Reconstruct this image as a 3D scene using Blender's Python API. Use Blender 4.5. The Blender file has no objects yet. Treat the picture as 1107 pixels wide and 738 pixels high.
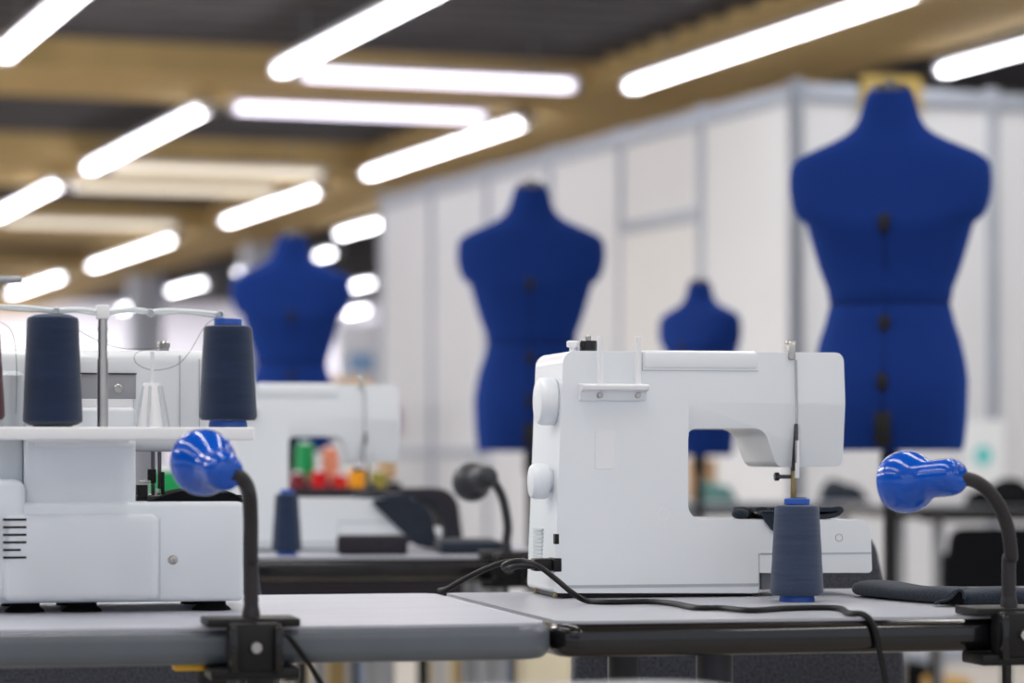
import bpy, bmesh, math, random
from mathutils import Vector, Matrix
random.seed(7)
sc = bpy.context.scene
col = sc.collection
PI = math.pi
R = math.radians

# ------------------------------------------------------------------ camera model (100 mm lens, level, vertical shift)
F, CX, HY, CZ = 3075.0, 553.5, 490.0, 0.92
TZ = 0.748                       # table top height
def at(px, py, Y):
    return Vector(((px - CX) / F * Y, Y, CZ + (HY - py) / F * Y))

class Frame:
    """a local frame standing at (x,y,z), turned by a about z: u right, v away, w up"""
    def __init__(s, x, y, z, a):
        s.o = Vector((x, y, z)); s.a = a
        s.eu = Vector((math.cos(a), math.sin(a), 0)); s.ev = Vector((-math.sin(a), math.cos(a), 0))
    def hit(s, px, py, v=0.0):
        d = Vector(((px - CX) / F, 1.0, (HY - py) / F)); c = Vector((0, 0, CZ))
        p0 = s.o + s.ev * v
        t = (p0 - c).dot(s.ev) / d.dot(s.ev)
        p = c + d * t - s.o
        return p.dot(s.eu), p.z
    def world(s, u, v, w):
        return s.o + s.eu * u + s.ev * v + Vector((0, 0, w))

# ------------------------------------------------------------------ materials
def lin(c):
    return tuple(((x / 255) / 12.92 if x / 255 <= .04045 else ((x / 255 + .055) / 1.055) ** 2.4) for x in c)
def mat(name, rgb, rough=.5, metal=0, noise=None, bump=0, coat=0, sheen=0, var=.12, emit=None, alpha=1, trans=0, stretch=(1, 1, 1), bscale=None):
    m = bpy.data.materials.new(name); m.use_nodes = True
    nt = m.node_tree; b = nt.nodes['Principled BSDF']
    c = lin(rgb) + (1,)
    b.inputs['Base Color'].default_value = c
    b.inputs['Roughness'].default_value = rough
    b.inputs['Metallic'].default_value = metal
    b.inputs['Specular IOR Level'].default_value = .12 if rough >= .69 else (.28 if max(rgb) < 60 else .5)
    b.inputs['Coat Weight'].default_value = coat
    b.inputs['Coat Roughness'].default_value = .04
    b.inputs['Sheen Weight'].default_value = sheen
    b.inputs['Alpha'].default_value = alpha
    b.inputs['Transmission Weight'].default_value = trans
    if emit:
        b.inputs['Emission Color'].default_value = lin(emit[0]) + (1,)
        b.inputs['Emission Strength'].default_value = emit[1]
    if noise:
        tc = nt.nodes.new('ShaderNodeTexCoord'); mp = nt.nodes.new('ShaderNodeMapping')
        mp.inputs['Scale'].default_value = stretch
        n = nt.nodes.new('ShaderNodeTexNoise'); n.inputs['Scale'].default_value = noise; n.inputs['Detail'].default_value = 4
        nt.links.new(tc.outputs['Object'], mp.inputs['Vector']); nt.links.new(mp.outputs['Vector'], n.inputs['Vector'])
        r = nt.nodes.new('ShaderNodeValToRGB')
        r.color_ramp.elements[0].position = .3; r.color_ramp.elements[1].position = .7
        r.color_ramp.elements[0].color = tuple(x * (1 - var) for x in c[:3]) + (1,)
        r.color_ramp.elements[1].color = tuple(min(1, x * (1 + var)) for x in c[:3]) + (1,)
        nt.links.new(n.outputs['Fac'], r.inputs['Fac']); nt.links.new(r.outputs['Color'], b.inputs['Base Color'])
        if bump:
            bp = nt.nodes.new('ShaderNodeBump'); bp.inputs['Strength'].default_value = bump; bp.inputs['Distance'].default_value = .002
            nt.links.new(n.outputs['Fac'], bp.inputs['Height']); nt.links.new(bp.outputs['Normal'], b.inputs['Normal'])
    return m
def thread_mat(name, rgb, var=.22):
    m = mat(name, rgb, .85, sheen=.3)
    nt = m.node_tree; b = nt.nodes['Principled BSDF']; c = lin(rgb)
    tc = nt.nodes.new('ShaderNodeTexCoord'); mp = nt.nodes.new('ShaderNodeMapping')
    w = nt.nodes.new('ShaderNodeTexWave'); w.bands_direction = 'Z'; w.inputs['Scale'].default_value = 240; w.inputs['Distortion'].default_value = 3; w.inputs['Detail'].default_value = 2
    n = nt.nodes.new('ShaderNodeTexNoise'); n.inputs['Scale'].default_value = 40; n.inputs['Detail'].default_value = 3
    mp.inputs['Scale'].default_value = (.35, .35, 4)
    nt.links.new(tc.outputs['Object'], w.inputs['Vector']); nt.links.new(tc.outputs['Object'], mp.inputs['Vector']); nt.links.new(mp.outputs['Vector'], n.inputs['Vector'])
    r = nt.nodes.new('ShaderNodeValToRGB'); r.color_ramp.elements[0].position = .3; r.color_ramp.elements[1].position = .75
    r.color_ramp.elements[0].color = tuple(x * (1 - var) for x in c) + (1,); r.color_ramp.elements[1].color = tuple(x * (1 + var) for x in c) + (1,)
    mx = nt.nodes.new('ShaderNodeMath'); mx.operation = 'MULTIPLY_ADD'; mx.inputs[1].default_value = .3
    nt.links.new(w.outputs['Fac'], mx.inputs[0])
    m2 = nt.nodes.new('ShaderNodeMath'); m2.operation = 'MULTIPLY'; m2.inputs[1].default_value = .8
    nt.links.new(n.outputs['Fac'], m2.inputs[0]); nt.links.new(m2.outputs[0], mx.inputs[2])
    nt.links.new(mx.outputs[0], r.inputs['Fac']); nt.links.new(r.outputs['Color'], b.inputs['Base Color'])
    bp = nt.nodes.new('ShaderNodeBump'); bp.inputs['Strength'].default_value = .5; bp.inputs['Distance'].default_value = .0008
    nt.links.new(w.outputs['Fac'], bp.inputs['Height']); nt.links.new(bp.outputs['Normal'], b.inputs['Normal'])
    return m

M = {}
M['white'] = mat('white_plastic', (226, 231, 236), .32, noise=3, var=.015, coat=.15)
M['white2'] = mat('white_plastic_soft', (232, 234, 238), .45, noise=3, var=.015)
M['offgrey'] = mat('pale_grey_plastic', (196, 203, 209), .4, noise=4, var=.02)
M['seam'] = mat('seam_shadow_grey', (172, 179, 186), .6, noise=4, var=.05)
M['midgrey'] = mat('mid_grey_plastic', (150, 152, 158), .5, noise=4, var=.05)
M['black'] = mat('black_plastic', (14, 14, 16), .45, noise=8, var=.1)
M['blackgloss'] = mat('black_gloss', (12, 12, 14), .25, noise=8, var=.1, coat=.3)
M['rubber'] = mat('black_rubber', (12, 12, 14), .7, noise=10, var=.1)
M['metal'] = mat('brushed_metal', (175, 172, 168), .3, 1, noise=30, var=.08)
M['darkmetal'] = mat('dark_metal', (90, 90, 95), .35, 1, noise=30, var=.08)
M['brass'] = mat('worn_brass', (150, 135, 100), .4, .8, noise=20, var=.1)
M['blue'] = mat('glossy_blue_enamel', (0, 78, 184), .13, noise=4, var=.04, coat=0)
M['bluetube'] = mat('blue_plastic_tube', (30, 84, 178), .4, noise=6, var=.05)
M['goose'] = mat('dark_grey_flexible_neck', (46, 44, 47), .45, noise=12, var=.08)
M['greylamp'] = mat('dark_grey_enamel', (46, 49, 56), .4, noise=6, var=.08, coat=.1)
M['lamprim'] = mat('pale_lamp_lining', (220, 224, 230), .4, noise=6, var=.03)
M['dress'] = mat('royal_blue_jersey', (15, 42, 106), .9, noise=160, bump=.3, sheen=.35, var=.12)
M['dress'].node_tree.nodes['Principled BSDF'].inputs['Sheen Tint'].default_value = (.03, .2, 1, 1)
M['slit'] = mat('dark_blue_gap', (16, 22, 50), .9, noise=60, var=.1)
M['tabletop'] = mat('pale_grey_laminate', (176, 179, 191), .34, noise=6, var=.06, stretch=(1, 8, 1))
M['tabletop2'] = mat('grey_laminate', (166, 169, 178), .32, noise=6, var=.06, stretch=(1, 8, 1))
M['edgegrey'] = mat('grey_edge_band', (86, 93, 102), .35, noise=14, var=.06)
M['edgeblack'] = mat('worn_black_edge_band', (15, 14, 17), .22, noise=26, var=.35, coat=.5)
M['felt'] = mat('charcoal_upholstery', (66, 69, 78), .95, noise=260, bump=.8, var=.5, sheen=.2)
M['feltdark'] = mat('dark_brown_grey_upholstery', (48, 46, 52), .95, noise=200, bump=.6, var=.25)
M['steel'] = mat('grey_painted_steel', (150, 153, 158), .4, .4, noise=12, var=.05)
M['denim'] = mat('dark_slate_cloth', (42, 49, 60), .95, noise=300, bump=.5, var=.22, sheen=.15)
M['clothdark'] = mat('black_cloth', (17, 19, 23), .95, noise=220, bump=.4, var=.25)
M['wall'] = mat('white_partition_panel', (218, 220, 225), .6, noise=1.5, var=.02)
M['alu'] = mat('aluminium_profile', (168, 175, 188), .4, .5, noise=10, var=.04)
M['door'] = mat('pale_door_panel', (221, 221, 223), .6, noise=2, var=.02)
M['floor'] = mat('pale_concrete_floor', (186, 180, 172), .5, noise=3, var=.08, bump=.05)
M['ceil'] = mat('dark_grey_ceiling_deck', (104, 102, 104), .8, noise=1.2, var=.12, stretch=(1, 6, 1))
M['tan'] = mat('tan_timber_beam', (212, 184, 128), .7, noise=1.4, var=.1, stretch=(1, 5, 1))
M['farwall'] = mat('pale_lavender_wall', (222, 220, 232), .8, noise=1, var=.04)
M['pillar'] = mat('blue_grey_pillar', (222, 230, 248), .7, noise=1, var=.05)
M['tube'] = mat('lit_tube', (255, 255, 255), .4, emit=((250, 248, 255), 11))
M['tube2'] = mat('lit_tube_dimmer', (255, 255, 255), .4, emit=((238, 230, 250), 2.6))
M['tube3'] = mat('lit_tube_cream', (240, 235, 220), .4, emit=((240, 226, 205), 1.1))
M['void'] = mat('painted_fold_shade', (9, 9, 11), 1)  # near-black that paints the shade inside the rolled cloth's fold
M['navy'] = thread_mat('navy_thread', (32, 47, 74))
M['slate'] = thread_mat('slate_blue_thread', (56, 68, 92))
M['wine'] = thread_mat('wine_thread', (92, 44, 58))
M['glasswhite'] = mat('milky_clear_plastic', (236, 244, 247), .25, alpha=.85, noise=6, var=.02)
M['yellow'] = mat('yellow_plastic', (226, 172, 20), .5, noise=6, var=.08)
M['pine'] = mat('yellow_pine_board', (176, 150, 74), .6, noise=6, var=.12)
M['cream'] = mat('cream_card', (222, 212, 186), .8, noise=6, var=.06)
M['skinwood'] = mat('tan_card', (176, 142, 108), .8, noise=6, var=.08)
M['paper'] = mat('white_paper', (236, 240, 244), .7, noise=6, var=.02)
M['teal'] = mat('teal_print', (110, 205, 205), .7, noise=6, var=.03)
M['skyblue'] = mat('pale_blue_print', (130, 165, 205), .7, noise=6, var=.05)
M['amber'] = mat('amber_card', (222, 178, 105), .7, noise=6, var=.08)
M['magenta'] = mat('pink_paper', (214, 110, 200), .7, noise=6, var=.05)
M['threadline'] = mat('fine_grey_thread', (120, 122, 128), .8, noise=30, var=.05)
M['threadwhite'] = mat('fine_white_thread', (225, 228, 232), .8, noise=30, var=.05)

# ------------------------------------------------------------------ object helpers
def tag(o, label, cat, group=None, kind=None):
    if label: o['label'] = label
    if cat: o['category'] = cat
    if group: o['group'] = group
    if kind: o['kind'] = kind
    return o
def thing(name, label, cat, loc=(0, 0, 0), rz=0, group=None):
    o = bpy.data.objects.new(name, None); col.objects.link(o)
    o.empty_display_size = .05
    o.location = loc; o.rotation_euler = (0, 0, rz)
    return tag(o, label, cat, group)
def obj(name, bm, m, parent=None, smooth=35, bev=0, seg=3, wn=False):
    me = bpy.data.meshes.new(name)
    bmesh.ops.recalc_face_normals(bm, faces=bm.faces)
    bm.to_mesh(me); bm.free()
    for p in me.polygons: p.use_smooth = True
    me.set_sharp_from_angle(angle=R(smooth))
    me.materials.append(m)
    o = bpy.data.objects.new(name, me); col.objects.link(o)
    if parent: o.parent = parent
    if bev:
        b = o.modifiers.new('bevel', 'BEVEL'); b.width = bev; b.segments = seg; b.limit_method = 'ANGLE'; b.angle_limit = R(40)
    if wn or bev:
        w = o.modifiers.new('wn', 'WEIGHTED_NORMAL'); w.keep_sharp = not bev
    return o
def struct(name, bm, m, parent=None, **k):
    o = obj(name, bm, m, parent, **k)
    if not parent: o['kind'] = 'structure'
    return o
def children(o): return [c for c in bpy.data.objects if c.parent == o]
def copy_tree(o, parent=None):
    c = o.copy(); col.objects.link(c)
    if parent: c.parent = parent
    for ch in children(o): copy_tree(ch, c)
    return c
def B(): return bmesh.new()
def add_box(bm, x0, x1, y0, y1, z0, z1, bev=0, seg=2):
    vs = [bm.verts.new(p) for p in ((x0,y0,z0),(x1,y0,z0),(x1,y1,z0),(x0,y1,z0),(x0,y0,z1),(x1,y0,z1),(x1,y1,z1),(x0,y1,z1))]
    fs = [bm.faces.new([vs[i] for i in q]) for q in ((0,3,2,1),(4,5,6,7),(0,1,5,4),(1,2,6,5),(2,3,7,6),(3,0,4,7))]
    if bev:
        es = list({e for f in fs for e in f.edges})
        bmesh.ops.bevel(bm, geom=es, offset=bev, segments=seg, profile=.5, affect='EDGES', clamp_overlap=True)
    return bm
def add_lathe(bm, prof, origin=(0,0,0), axis=(0,0,1), n=32, cap=True):
    """prof: (radius, distance along axis)"""
    o = Vector(origin); a = Vector(axis).normalized()
    q = Vector((0,0,1)).rotation_difference(a)
    rings = []
    for r, s in prof:
        if r < 1e-6: rings.append([bm.verts.new(o + a * s)])
        else: rings.append([bm.verts.new(o + q @ Vector((r*math.cos(2*PI*k/n), r*math.sin(2*PI*k/n), s))) for k in range(n)])
    for A, C in zip(rings, rings[1:]):
        if len(A) == 1 and len(C) == 1: continue
        for k in range(n):
            j = (k+1) % n
            if len(A) == 1: bm.faces.new((A[0], C[k], C[j]))
            elif len(C) == 1: bm.faces.new((A[k], A[j], C[0]))
            else: bm.faces.new((A[k], A[j], C[j], C[k]))
    if cap:
        if len(rings[0]) > 1: bm.faces.new(rings[0][::-1])
        if len(rings[-1]) > 1: bm.faces.new(rings[-1])
    return bm
def add_cyl(bm, p0, p1, r, r1=None, n=20, bev=0):
    p0, p1 = Vector(p0), Vector(p1); d = p1 - p0; L = d.length; r1 = r if r1 is None else r1
    pr = [(r - bev, 0), (r, bev), (r1, L - bev), (r1 - bev, L)] if bev else [(r, 0), (r1, L)]
    return add_lathe(bm, pr, p0, d, n)
def spline(pts, n=8):
    """catmull-rom through pts"""
    P = [Vector(p) for p in pts]; P = [P[0]*2 - P[1]] + P + [P[-1]*2 - P[-2]]
    out = []
    for i in range(1, len(P) - 2):
        for k in range(n):
            t = k / n; a, b, c, d = P[i-1], P[i], P[i+1], P[i+2]
            out.append(.5*((2*b) + (c-a)*t + (2*a-5*b+4*c-d)*t*t + (3*b-a-3*c+d)*t**3))
    out.append(P[-2]); return out
def add_tube(bm, pts, r, n=10, rib=0, cap=True):
    P = [Vector(p) for p in pts]; rings = []
    up = None
    for i, p in enumerate(P):
        t = (P[min(i+1, len(P)-1)] - P[max(i-1, 0)]).normalized()
        if up is None:
            up = Vector((0,0,1)) if abs(t.z) < .9 else Vector((0,1,0))
        s = t.cross(up).normalized(); up = s.cross(t).normalized()
        rr = (r(i / (len(P)-1)) if callable(r) else r) * (1 + (rib if i % 2 else 0))
        rings.append([bm.verts.new(p + (s*math.cos(2*PI*k/n) + up*math.sin(2*PI*k/n)) * rr) for k in range(n)])
    for A, C in zip(rings, rings[1:]):
        for k in range(n):
            bm.faces.new((A[k], A[(k+1)%n], C[(k+1)%n], C[k]))
    if cap: bm.faces.new(rings[0][::-1]); bm.faces.new(rings[-1])
    return bm
def round_poly(pts, seg=7):
    """pts: (x,y,r) -> list of (x,y) with rounded corners"""
    out = []; n = len(pts)
    for i in range(n):
        x, y, r = pts[i]; p = Vector((x, y)); a = Vector(pts[i-1][:2]); c = Vector(pts[(i+1) % n][:2])
        if not r: out.append((x, y)); continue
        d0 = (a-p).normalized(); d1 = (c-p).normalized()
        ang = d0.angle(d1); t = min(r / math.tan(ang/2), (a-p).length*.49, (c-p).length*.49); rr = t*math.tan(ang/2)
        ctr = p + (d0+d1).normalized() * (rr / math.sin(ang/2))
        s = p + d0*t - ctr; e = p + d1*t - ctr
        a0 = math.atan2(s.y, s.x); a1 = math.atan2(e.y, e.x); da = (a1-a0+PI) % (2*PI) - PI
        for k in range(seg+1):
            th = a0 + da*k/seg; out.append((ctr.x+rr*math.cos(th), ctr.y+rr*math.sin(th)))
    return out
def add_prism(bm, poly, d0, d1, plane='xz'):
    """poly (x,z) extruded in y (plane xz), (x,y) extruded in z, or (y,z) extruded in x"""
    def P(p, d): return (p[0], d, p[1]) if plane == 'xz' else ((p[0], p[1], d) if plane == 'xy' else (d, p[0], p[1]))
    A = [bm.verts.new(P(p, d0)) for p in poly]; C = [bm.verts.new(P(p, d1)) for p in poly]; n = len(poly)
    bm.faces.new(A); bm.faces.new(C[::-1])
    for k in range(n): bm.faces.new((A[k], C[k], C[(k+1)%n], A[(k+1)%n]))
    return bm
def ribbon(bm, prof, th, y0, y1, ny=1, wob=0):
    """a cloth sheet: open profile (x,z) thickened and extruded along y"""
    P = spline([(p[0], p[1], 0) for p in prof], 6); A, C = [], []
    for i, p in enumerate(P):
        t = (P[min(i+1, len(P)-1)] - P[max(i-1, 0)]).normalized(); nrm = Vector((-t.y, t.x, 0))
        A.append(p + nrm*th/2); C.append(p - nrm*th/2)
    loop = A + C[::-1]
    return add_prism(bm, [(p.x, p.y) for p in loop], y0, y1)
def boolean_cut(o, cutter):
    md = o.modifiers.new('cut', 'BOOLEAN'); md.object = cutter; md.operation = 'DIFFERENCE'; md.solver = 'EXACT'
    dg = bpy.context.evaluated_depsgraph_get()
    me = bpy.data.meshes.new_from_object(o.evaluated_get(dg), depsgraph=dg)
    o.modifiers.clear(); o.data = me
    bpy.data.objects.remove(cutter, do_unlink=True)

# ------------------------------------------------------------------ room
T = R(20.5)
E1 = Vector((-math.sin(T), math.cos(T), 0)); E2 = Vector((math.cos(T), math.sin(T), 0))
def room(e1, e2, z): return E1*e1 + E2*e2 + Vector((0, 0, z))
def room_box(bm, a0, a1, b0, b1, z0, z1):
    n0 = len(bm.verts)
    add_box(bm, b0, b1, a0, a1, z0, z1)
    bm.verts.ensure_lookup_table()
    for v in bm.verts[n0:]:
        v.co = E2*v.co.x + E1*v.co.y + Vector((0, 0, v.co.z))
    return bm
struct('floor', add_box(B(), -22, 22, -6, 64, -.1, 0), M['floor'])
TC = R(19)
G1 = Vector((-math.sin(TC), math.cos(TC), 0)); G2 = Vector((math.cos(TC), math.sin(TC), 0))
def croom(e1, e2, z): return G1*e1 + G2*e2 + Vector((0, 0, z))
def room_box(bm, a0, a1, b0, b1, z0, z1):
    n0 = len(bm.verts)
    add_box(bm, b0, b1, a0, a1, z0, z1)
    bm.verts.ensure_lookup_table()
    for v in bm.verts[n0:]:
        v.co = G2*v.co.x + G1*v.co.y + Vector((0, 0, v.co.z))
    return bm
CB = 3.42
ceil = struct('ceiling', room_box(B(), -8, 66, -32, 40, 3.62, 3.7), M['ceil'])
for k, (a0, a1) in enumerate(((-6.5,-4.5),(0,1.6),(6.2,7.8),(12.3,13.8),(18.4,19.9),(23.8,26.6),(30.2,34),(37.4,41),(44.5,48))):
    struct('beam', room_box(B(), a0, a1, -30, 6.9, CB, 3.63), M['tan'], ceil)
struct('soffit', room_box(B(), -7, 60, 6.9, 8.25, CB - .002, 3.63), M['tan'], ceil)
# corrugation ribs of the deck
bm = B()
e = 8.0
while e < 50:
    room_box(bm, e, e + .10, -26, 20, 3.585, 3.625); e += .42
r_ = struct('deck_ribs', bm, M['ceil'], ceil)
struct('wall_back', add_box(B(), -22, 14, 50.5, 50.7, 0, 3.7), M['farwall'])

corner = at(860, 490, 12.3); corner.z = 0
WH = 2.54
class WF(Frame): pass
WL = Frame(corner.x, corner.y, 0, PI/2 + T)      # u runs away along the left wall, v to the left of it is negative...
WR = Frame(corner.x, corner.y, 0, T)
def wall_panels(name, fr, n0, n1, step, skip=()):
    root = bpy.data.objects.new(name, None); col.objects.link(root)
    root.location = fr.o; root.rotation_euler = (0, 0, fr.a); root['kind'] = 'structure'
    sgn = 1
    for k in range(n0, n1):
        if k in skip: continue
        obj('panel', add_box(B(), k*step + .02, (k+1)*step - .02, -.008, .008, .04, WH - .08), M['wall'], root)
    for k in range(n0, n1 + 1):
        obj('post', add_box(B(), k*step - .026, k*step + .026, -.026, .026, 0, WH, .006), M['alu'], root)
    obj('top_rail', add_box(B(), n0*step, n1*step, -.024, .024, WH - .1, WH - .02, .004), M['alu'], root)
    obj('bottom_rail', add_box(B(), n0*step, n1*step, -.02, .02, 0, .06, .004), M['alu'], root)
    return root
wl = wall_panels('wall_left', WL, 0, 6, .965, skip=(1,))
wr = wall_panels('wall_right', WR, 0, 6, .965)
for k in (4, 5): obj('mid_rail', add_box(B(), k*.965, (k+1)*.965, -.02, .02, .9, .945, .003), M['alu'], wl)
# door in the second bay of the left wall, with a panel over it
dr = bpy.data.objects.new('door_1', None); col.objects.link(dr); dr.location = WL.o; dr.rotation_euler = (0,0,WL.a); dr['kind'] = 'structure'
obj('door_leaf', add_box(B(), .965+.03, 1.93-.03, -.02, .02, .01, 2.0), M['door'], dr)
obj('door_header', add_box(B(), .965+.02, 1.93-.02, -.03, .03, 2.0, 2.06, .004), M['alu'], dr)
obj('over_panel', add_box(B(), .965+.02, 1.93-.02, -.008, .008, 2.06, WH-.08), M['wall'], dr)
bm = B(); add_cyl(bm, (1.1, .02, 1.02), (1.1, .07, 1.02), .01); add_cyl(bm, (1.1, .065, 1.02), (1.22, .065, 1.02), .009)
obj('door_handle', bm, M['alu'], dr)

def prop_box(name, label, cat, x0, y0, x1, y1, Y, depth, m, a=0, bev=.004, group=None):
    """box whose near face stands at distance Y and spans the given pixels; base stays where it is in space"""
    p0 = at(x0, y1, Y); p1 = at(x1, y0, Y); c = (p0 + p1) / 2
    bm = add_box(B(), -(p1.x-p0.x)/2, (p1.x-p0.x)/2, 0, depth, 0, p1.z - p0.z, bev)
    o = obj(name, bm, m); o.location = (c.x, Y, p0.z); o.rotation_euler = (0, 0, a)
    return tag(o, label, cat, group)

# pillars far down the hall
for (px, w, Y, lab) in ((283, .42, 34, 'blue grey pillar just left of the left mannequin neck'), (157, .42, 40, 'blue grey pillar behind the left thread guide rail'), ):
    p = at(px, 490, Y)
    t = thing('pillar', lab, 'pillar', (p.x, p.y, 0), T)
    obj('shaft', add_box(B(), -w/2, w/2, -w/2, w/2, .12, CB - .001, .02), M['pillar'], t)
    obj('plinth', add_box(B(), -w/2-.04, w/2+.04, -w/2-.04, w/2+.04, 0, .12, .01), M['pillar'], t)

# ceiling strip lights
def fixture(name, label, c, ang, L, m, w=.027, r=.016, group='ceiling strip lights'):
    t = thing(name, label, 'ceiling light', c, ang, group)
    obj('housing', add_box(B(), -L/2, L/2, -w-.035, w+.035, .03, .07, .006), M['white2'], t)
    for s in (-1, 1):
        obj('tube', add_cyl(B(), (-L/2+.04, s*w, 0), (L/2-.04, s*w, 0), r, n=12), m, t)
    for s in (-1, 1):
        obj('end_cap', add_box(B(), s*L/2 - .02, s*L/2 + .02, -w-.03, w+.03, -.025, .04, .006), M['white2'], t)
    for s in (-1, 1):
        obj('hanger', add_cyl(B(), (s*L*.35, 0, .06), (s*L*.35, 0, 3.622 - c[2]), .006, n=8), M['steel'], t)
    return t
ORD = ['nearest', 'second nearest', 'third nearest', 'fourth nearest', 'fifth nearest', 'sixth nearest']
LZ = .92 + 2.4
rows = [(2.7, 'row at the far left edge', ((13.3, 17.3),)),
        (4.45, 'row left of the ceiling centre', ((13.3, 17.4), (19.5, 23.9), (25.3, 29.2))),
        (6.82, 'row left of the tan soffit', ((13.3, 17.4), (19.5, 23.6), (25.2, 28.9), (31.4, 36.4), (38.4, 43))),
        (8.4, 'row right of the tan soffit', ((12.2, 16.05), (26, 30.2), (32.8, 33.6), (36.2, 37.1), (39.2, 41.6), (44, 47))),
        (11.2, 'short row behind the wall end', ((38.4, 39.6), (43, 44.4))),
        (13.2, 'last row before the far wall', ((45.6, 47.0),))]
for e2, rl, sp_ in rows:
    for n, (a0, a1) in enumerate(sp_):
        fixture('ceiling_light', 'white twin tube strip light, %s in the %s' % (ORD[n], rl), croom((a0+a1)/2, e2 + ({32.8: .68, 36.2: .52, 39.2: .57, 44: .9}.get(a0, 0) if e2 == 8.4 else 0), LZ), TC + PI/2, a1 - a0, M['tube'])
for k, (e1, m_, lab) in enumerate(((17.5, 'tube2', 'near white cross light before the nearest tan beam'),
                (19.35, 'tube2', 'white cross light under the far edge of the nearest tan beam'),
                (23.8, 'tube3', 'cream cross light under the near edge of the second tan beam'),
                (25.5, 'tube3', 'cream cross light under the far edge of the second tan beam'),
                (29.7, 'tube3', 'dim cream cross light before the third tan beam'))):
    fixture('cross_ceiling_light', lab, croom(e1, 5.53, LZ), TC, 1.85, M[m_], w=.035, r=.025, group='cross ceiling lights')

# ------------------------------------------------------------------ tables
TA = R(12.5)
def table(label, x, y, a, L, D, top, edge, legs_u, group, r0=.05, r1=.05, leg_m='steel'):
    t = thing('work_table', label, 'table', (x, y, 0), a, group)
    pl = round_poly([(0, 0, r0), (L, 0, r1), (L, D, r1*.6), (0, D, r0*.6)], 8)
    o = obj('edge_band', add_prism(B(), pl, TZ - .0375, TZ - .0008, 'xy'), edge, t, bev=.013, seg=5)
    i = .006
    pl = round_poly([(i, i, r0-.004), (L-i, i, r1-.004), (L-i, D-i, r1*.6-.002), (i, D-i, r0*.6-.002)], 8)
    obj('tabletop', add_prism(B(), pl, TZ - .004, TZ, 'xy'), top, t)
    for u in legs_u:
        for v in (.14, D - .1):
            l = obj('leg', add_cyl(B(), (u, v, .02), (u, v, TZ - .037), .02, n=20), M[leg_m], t)
            obj('foot_cap', add_cyl(B(), (u, v, 0), (u, v, .025), .026, n=20, bev=.004), M['rubber'], l)
    obj('under_frame', add_box(B(), min(legs_u), max(legs_u), .31, .34, TZ - .055, TZ - .0372, .004), M['black'], t)
    return t
pf = at(601, 490, 2.905)
tab_r = table('grey work table with worn black edge under the large white sewing machine', pf.x, pf.y, TA, 1.3, .625, M['tabletop2'], M['edgeblack'], (.21, 1.16), 'work tables', r0=.03, leg_m='greylamp')
RT = Frame(pf.x, pf.y, TZ, TA)
q = RT.world(-.002, -.02, 0)
LL = 1.3
q2 = q - RT.eu * LL
tab_l = table('grey work table with rounded grey edge under the overlock machine', q2.x, q2.y, TA, LL, .645, M['tabletop'], M['edgegrey'], (.14, 1.01), 'work tables', r0=.05, r1=.045, leg_m='goose')
LT = Frame(q2.x, q2.y, TZ, TA)
p2 = at(600, 490, 4.74)
TB = R(5)
T2F = Frame(p2.x - 1.45*math.cos(TB), p2.y - 1.45*math.sin(TB), TZ, TB)
tab_2 = table('work table with black edge in the second row, under the smaller looking sewing machine', T2F.o.x, T2F.o.y, TB, 1.45, .72, M['tabletop'], M['edgeblack'], (.15, 1.36), 'work tables')
p0_ = at(748, 490, 2.17)
NA = R(20)
# nearest table: its back right corner just reaches the bottom of the frame
NF = Frame(0, 0, 0, NA); bk = Vector((p0_.x, p0_.y, 0)) - NF.ev*.6 - NF.eu*1.2
table('blurred grey work table edge nearest the camera, along the bottom of the photo', bk.x, bk.y, NA, 1.2, .6, M['tabletop2'], M['edgegrey'], (.15, 1.05), 'work tables', r0=.05, r1=.09)

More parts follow.
